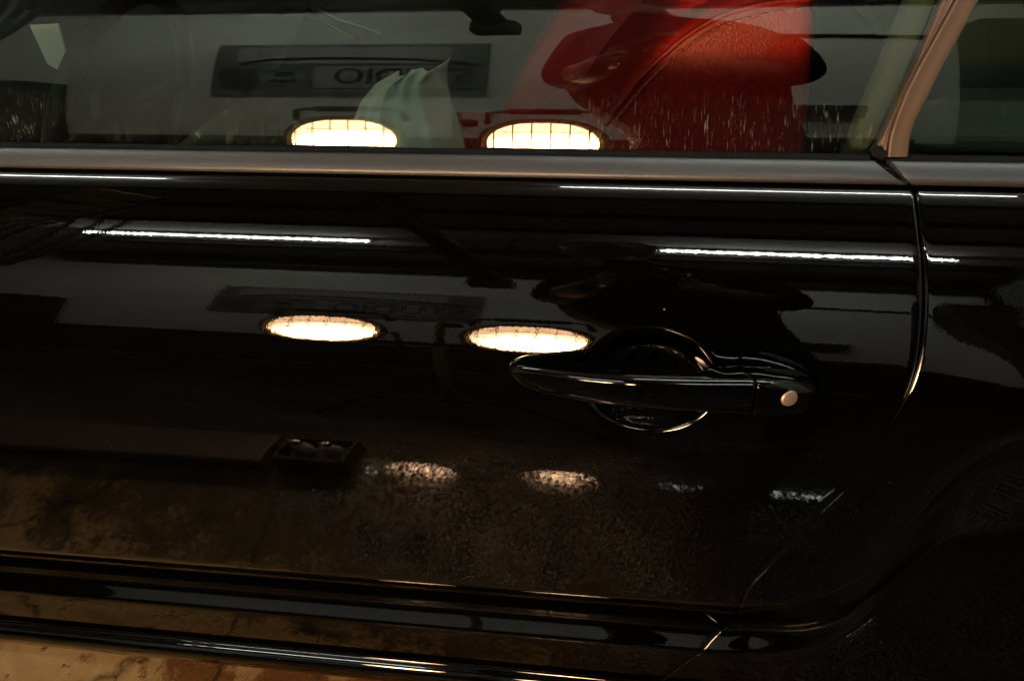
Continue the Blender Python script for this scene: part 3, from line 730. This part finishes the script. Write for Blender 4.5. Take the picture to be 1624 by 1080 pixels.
tube('bar', [(-.90, -.80, 2.74), (-.55, -2.0, 1.86)], .058, 'dark_steel', sr, 8); box('foot', (-.55, -2.0, 1.84), (.16, .14, .10), 'dark_steel', sr, .01)
tube('tie_rod', [(-.55, -2.0, 1.85), (-.55, -2.0, ZC + .01)], .007, 'dark_steel', sr, 6)

# twin work lamp on its tripod
ws = thing('work_lamp', 'twin halogen work lamp on a yellow green tripod, both heads lit', 'work lamp', (-.44, -1.08, 0))
tube('pole', [(-.44, -1.10, .06), (-.44, -1.10, .74)], .016, 'work_yellow_green', ws, 12)
tube('pole', [(-.44, -1.10, .70), (-.44, -1.10, 1.02)], .012, 'work_yellow_green', ws, 12)
tube('crossbar', [(-.73, -1.135, .74), (-.15, -1.135, .735)], .012, 'work_yellow_green', ws, 10)
lathe('knob', [(.001, -.02), (.018, -.02), (.022, 0), (.018, .02), (.001, .02)], 'grip_red', ws, 12, (-.415, -1.10, .96), (1, 0, 0))
for q in (.5, 2.6, 4.7): tubes_joined('leg', [[(-.44, -1.10, .46), (-.44 + .36 * math.cos(q), -1.10 + .36 * math.sin(q), .015)], [(-.44, -1.10, .16), (-.44 + .20 * math.cos(q), -1.10 + .20 * math.sin(q), .215)]], .010, 'dark_steel', ws)
def rr_xz(cx, cz, w, h, r, n=8):
    out = []
    for (ox, oz, a0) in ((w / 2 - r, h / 2 - r, 0), (-w / 2 + r, h / 2 - r, math.pi / 2), (-w / 2 + r, -h / 2 + r, math.pi), (w / 2 - r, -h / 2 + r, 1.5 * math.pi)):
        for q in np.linspace(0, math.pi / 2, n): out.append((cx + ox + r * math.cos(a0 + q), cz + oz + r * math.sin(a0 + q)))
    return out
def lamp_head(cx, cz, rot):
    yv = -1.0; w, h = .255, .225
    hd = bpy.data.objects.new('lamp_head', None); COL.objects.link(hd); hd.parent = ws; hd.location = (cx, yv, cz) ; hd.matrix_parent_inverse = Matrix.Translation((.44, 1.08, 0)); hd.rotation_euler = (0, rot, 0)
    def ring(name, specs, mat, caps=False):
        P = np.array([[(x, y, z) for x, z in rr_xz(0, 0, ww, hh, rr)] for (ww, hh, rr, y) in specs])
        me = grid_mesh(name, P, wrap=True, caps=caps); o = link(name, me, mat, None); o.parent = hd; return o
    ring('housing', [(.12, .11, .03, -.13), (.20, .17, .07, -.10), (w + .01, h + .01, .108, -.02), (w + .014, h + .014, .11, -.004)], 'lamp_housing', True)
    ring('bezel', [(w - .004, h - .004, .105, -.010), (w - .004, h - .004, .105, .006), (w + .022, h + .022, .115, .008), (w + .030, h + .030, .118, .0), (w + .026, h + .026, .116, -.014)], 'bezel_copper')
    me = mesh_from('lens', [(x, 0, z) for x, z in rr_xz(0, 0, w - .004, h - .004, .105)], [tuple(range(32))]); o = link('lens', me, 'halogen_glow', None, False); o.parent = hd
    ring('gasket', [(w - .016, h - .016, .098, .004), (w - .002, h - .002, .106, .007)], 'work_yellow_green')
    wl = []
    for x in np.linspace(-.10, .10, 6): hh = h * .5 * (1 - (abs(x) / .17) ** 3); wl.append([(x, .008, -hh), (x, .024, -hh + .01), (x, .030, 0), (x, .024, hh - .01), (x, .008, hh)])
    for z in (-.06, 0.0, .06): ww = w * .5; wl.append([(-ww, .008, z), (-ww + .012, .026, z), (0, .031, z), (ww - .012, .026, z), (ww, .008, z)])
    o = tubes_joined('wire_guard', wl, .0016, 'wire_steel'); o.parent = hd
    o = tube('handle', [(-.13, -.05, .10), (-.12, -.03, .155), (-.10, -.03, .165), (.10, -.03, .165), (.12, -.03, .155), (.13, -.05, .10)], .009, 'work_yellow_green'); o.parent = hd
    o = tube('grip', [(-.075, -.03, .165), (.075, -.03, .165)], .015, 'grip_red', None, 12); o.parent = hd
    o = tubes_joined('yoke', [[(-.145, -.05, 0), (-.145, -.10, -.13), (0, -.12, -.135), (.145, -.10, -.13), (.145, -.05, 0)]], .008, 'work_yellow_green'); o.parent = hd
    return hd
lamp_head(-.672, .866, 0); lamp_head(-.232, .858, 0)
tag(tube('cable', [(-.44, -1.14, .70), (-.50, -1.2, .3), (-.7, -1.35, .02), (-1.2, -1.6, .014), (-1.6, -2.3, .014), (-2.4, -2.7, .014)], .007, 'cable_black', None, 8), 'black lead trailing from the work lamp over the floor', 'cable')

# low plank dolly with two bottles on the floor beside the sill
dl = thing('creeper_board', 'brown plank creeper board lying on the floor beside the car', 'creeper', (-1.0, -.52, 0))
box('plank', (-1.13, -.50, .052), (.86, .15, .018), 'wood_brown', dl, .006)
for sx in (-1.45, -.82):
    for sy in (-.56, -.44): lathe('wheel', [(.002, -.010), (.018, -.010), (.0215, 0), (.018, .010), (.002, .010)], 'black_rubber', dl, 14, (sx, sy, .0215), (0, 1, 0))
tr = thing('crate', 'small black crate at the end of the brown creeper board', 'crate', (-.60, -.52, 0))
bm = bmesh.new(); add_box(bm, (-.61, -.50, .010), (.14, .13, .012), None, .003)
for dx in (-.067, .067): add_box(bm, (-.61 + dx, -.50, .034), (.008, .13, .062), None, .002)
for dy in (-.062, .062): add_box(bm, (-.61, -.50 + dy, .034), (.126, .008, .062), None, .002)
bm_obj('body', bm, 'interior_black', tr)
def bottle(x, y, label):
    b_ = thing('bottle', label, 'bottle', (x, y, .02))
    lathe('body', [(.001, 0), (.020, 0), (.022, .005), (.022, .05), (.015, .066), (.009, .072), (.009, .078), (.001, .078)], 'bottle_plastic', b_, 18, (x, y, .017))
    lathe('cap', [(.011, 0), (.012, .002), (.012, .018), (.010, .021), (.001, .021)], 'chrome', b_, 14, (x, y, .092))
bottle(-.64, -.50, 'small pale bottle in the black crate, nearer the plank'); bottle(-.58, -.50, 'small pale bottle in the black crate, farther from the plank')

# ------------------------------------------------------------------ the photographer
def skin_body(nodes, edges, root, sub=2):
    me = bpy.data.meshes.new('body'); names = list(nodes)
    me.from_pydata([nodes[n][0] for n in names], [], []) if False else None
    me.from_pydata([nodes[n][0] for n in names], [(names.index(a_), names.index(b_)) for a_, b_ in edges], [])
    o = bpy.data.objects.new('body', me); COL.objects.link(o)
    m = o.modifiers.new('s', 'SKIN'); m.use_smooth_shade = True
    for k, n in enumerate(names):
        r = nodes[n][1]; r = (r, r) if isinstance(r, (int, float)) else r
        me.skin_vertices[0].data[k].radius = r; me.skin_vertices[0].data[k].use_root = (n == root)
    o.modifiers.new('b', 'SUBSURF').levels = sub
    dg = bpy.context.evaluated_depsgraph_get(); out = bpy.data.meshes.new_from_object(o.evaluated_get(dg)); bpy.data.objects.remove(o); return out
CX_ = .035
ND = {'pelvis': ((CX_ + .105, -.86, .88), (.13, .17)), 'waist': ((CX_ + .075, -.85, .985), (.12, .165)), 'belly': ((CX_ + .01, -.84, 1.09), (.135, .235)), 'chest': ((CX_ + .0, -.83, 1.19), (.13, .245)), 'upper': ((CX_ - .01, -.82, 1.30), (.11, .165)),
      'neck': ((CX_ - .06, -.80, 1.39), .062), 'skull0': ((CX_ - .10, -.79, 1.46), .058)}
ED = [('pelvis', 'waist'), ('waist', 'belly'), ('belly', 'chest'), ('chest', 'upper'), ('upper', 'neck'), ('neck', 'skull0')]
HAND = {}
for sd, sx in (('l', -1), ('r', 1)):
    sh_ = (CX_ + sx * .165, -.82, 1.285); el = (CX_ + sx * (.205 if sx > 0 else .190), -.745, 1.15 if sx > 0 else 1.13); wr = (sx * .105, -.655, 1.155); pm = (sx * .072, -.637, 1.178)
    ND.update({sd + 'sh': (sh_, .078), sd + 'el': (el, .062), sd + 'wr': (wr, .036), sd + 'pm': (pm, (.036, .024))})
    ED += [('upper', sd + 'sh'), (sd + 'sh', sd + 'el'), (sd + 'el', sd + 'wr'), (sd + 'wr', sd + 'pm')]
    for f in range(4):
        z = 1.222 - f * .021; L_ = (.92, 1.0, .95, .78)[f]
        k1 = (sx * .073, -.618 , z); k2 = (sx * (.073 - .006), -.600 + .002 * f, z - .002); k3 = (sx * (.070 - .024 * L_), -.597, z - .004); 
        ND.update({sd + 'f%da' % f: (k1, .0095), sd + 'f%db' % f: (k2, .0088), sd + 'f%dc' % f: (k3, .0080)})
        ED += [(sd + 'pm', sd + 'f%da' % f), (sd + 'f%da' % f, sd + 'f%db' % f), (sd + 'f%db' % f, sd + 'f%dc' % f)]
    ND.update({sd + 't0': ((sx * .070, -.665, 1.195), .0115), sd + 't1': ((sx * .050, -.682, 1.205), .0100), sd + 't2': ((sx * .028, -.684, 1.205), .0085)})
    ED += [(sd + 'pm', sd + 't0'), (sd + 't0', sd + 't1'), (sd + 't1', sd + 't2')]
    hx = CX_ + .09 + sx * .10
    ND.update({sd + 'hip': ((hx, -.86, .80), .092), sd + 'kn': ((hx + sx * .06, -.80, .46), .062), sd + 'an': ((hx + sx * .07, -.92, .09), .042), sd + 'toe': ((hx + sx * .10, -.77, .045), (.045, .035))})
    ED += [('pelvis', sd + 'hip'), (sd + 'hip', sd + 'kn'), (sd + 'kn', sd + 'an'), (sd + 'an', sd + 'toe')]
bme = skin_body(ND, ED, 'pelvis')
# head: shaped sphere in profile towards the lamps
bm = bmesh.new(); bmesh.ops.create_icosphere(bm, subdivisions=5, radius=1)
for v in bm.verts:
    x, y, z = v.co; f = -x                         # face looks to -x
    px, py, pz = x * .098, y * .076, z * .118
    if z < -.1: px = px * (1 - .18 * min(1, (-.1 - z))) - .012 * max(0, f) * (-z); py *= 1 - .28 * min(1, (-.1 - z))
    if f > .2:
        px += .012 * max(0, f - .2)                # flatten
        nose = math.exp(-((y / .16) ** 2)) * math.exp(-((z + .12) / .17) ** 2); px -= .026 * nose * (f > .4) * min(1, (f - .4) / .3 + .2)
        eye = sum(math.exp(-(((y - s) / .17) ** 2)) for s in (-.42, .42)) * math.exp(-((z - .06) / .13) ** 2); px += .010 * eye * f
        px -= .006 * math.exp(-((z - .24) / .10) ** 2) * f * math.exp(-(y / .6) ** 2)       # brow
        px -= .008 * math.exp(-((z + .47) / .07) ** 2) * math.exp(-(y / .28) ** 2) * f      # lips
        px += .005 * math.exp(-((z + .38) / .05) ** 2) * math.exp(-(y / .3) ** 2) * f
        px -= .010 * math.exp(-((z + .76) / .14) ** 2) * math.exp(-(y / .35) ** 2)          # chin
    for s in (-1, 1):
        e_ = math.exp(-(((x - .12) / .13) ** 2 + ((z + .05) / .2) ** 2)) * (1 if y * s > .6 else 0); py += s * .016 * e_
    v.co = (px, py, pz)
rot = Matrix.Rotation(-.30, 3, 'Y'); HC = Vector((CX_ - .115, -.785, 1.535))
for v in bm.verts: v.co = rot @ v.co + HC
bm.from_mesh(bme); me = bpy.data.meshes.new('body'); bm.to_mesh(me); bm.free()
o = bpy.data.objects.new('body', me); COL.objects.link(o); rm = o.modifiers.new('r', 'REMESH'); rm.mode = 'VOXEL'; rm.voxel_size = .0045; rm.use_smooth_shade = True
sm_ = o.modifiers.new('sm', 'SMOOTH'); sm_.factor = .5; sm_.iterations = 2
dg = bpy.context.evaluated_depsgraph_get(); body_me = bpy.data.meshes.new_from_object(o.evaluated_get(dg)); bpy.data.objects.remove(o)
person = thing('person', 'person in dark clothes holding a camera at chest height beside the lamp', 'person', (CX_, -.85, 0))
body_me.materials.clear()
bo = link('body', body_me, ['black_fabric', 'denim_dark', 'skin', 'black_rubber'], person)
ctr = np.zeros(len(body_me.polygons) * 3); body_me.polygons.foreach_get('center', ctr); ctr = ctr.reshape(-1, 3)
mi = np.zeros(len(ctr), int)
mi[ctr[:, 2] < .90] = 1; mi[ctr[:, 2] < .10] = 3
mi[(ctr[:, 2] > 1.41)] = 2
mi[(ctr[:, 1] > -.672) & (ctr[:, 2] > 1.1) & (ctr[:, 2] < 1.3)] = 2
body_me.polygons.foreach_set('material_index', mi)
# hair, cropped, as a cap of its own
bm = bmesh.new(); bmesh.ops.create_icosphere(bm, subdivisions=4, radius=1)
bmesh.ops.delete(bm, geom=[v for v in bm.verts if v.co.z < .12 + .9 * max(0, -v.co.x - .45) - .35 * max(0, v.co.x)], context='VERTS')
for v in bm.verts:
    j = 1 + .03 * math.sin(40 * v.co.x + 9 * v.co.y) * math.sin(37 * v.co.y); v.co = rot @ Vector((v.co.x * .104 * j, v.co.y * .083 * j, v.co.z * .124 * j)) + HC
r_ = bmesh.ops.solidify(bm, geom=bm.faces[:], thickness=.006)
bm_obj('hair', bm, 'hair_grey', person, True)
for s in (-1, 1):
    ec = rot @ Vector((-.088, s * .031, .008)) + HC
    b2 = bmesh.new(); bmesh.ops.create_uvsphere(b2, u_segments=12, v_segments=8, radius=.011); bmesh.ops.translate(b2, vec=ec, verts=b2.verts); bm_obj('eye', b2, 'white_plastic', person, True)
# the camera in the hands, its lens pointing down at the door
cm = thing('camera', 'black camera held in both hands with its lens towards the car door', 'camera', (0, -.64, 1.2))
ax = Vector((-0.158721, 0.813702, -0.559193)); R3 = CAM_M.to_3x3(); eye = Vector((0, -.6, 1.19)) - ax * .004
def loc(v): return eye + R3 @ Vector(v)
bm = bmesh.new(); add_box(bm, tuple(loc((0, -.003, .072))), (.118, .082, .045), R3, .010); add_box(bm, tuple(loc((0, .046, .066))), (.046, .026, .048), R3, .008); add_box(bm, tuple(loc((.052, -.004, .060))), (.022, .074, .050), R3, .008)
bm_obj('body', bm, 'camera_black', cm)
lathe('lens_barrel', [(.020, .056), (.031, .055), (.031, .020), (.029, .018), (.029, .003), (.0255, .000), (.0245, .004), (.0235, .014)], 'camera_black', cm, 28, tuple(eye), tuple(-ax))
lathe('lens', [(.0235, .014), (.018, .010), (.010, .0078), (.0001, .007)], 'lens_glass', cm, 24, tuple(eye), tuple(-ax))
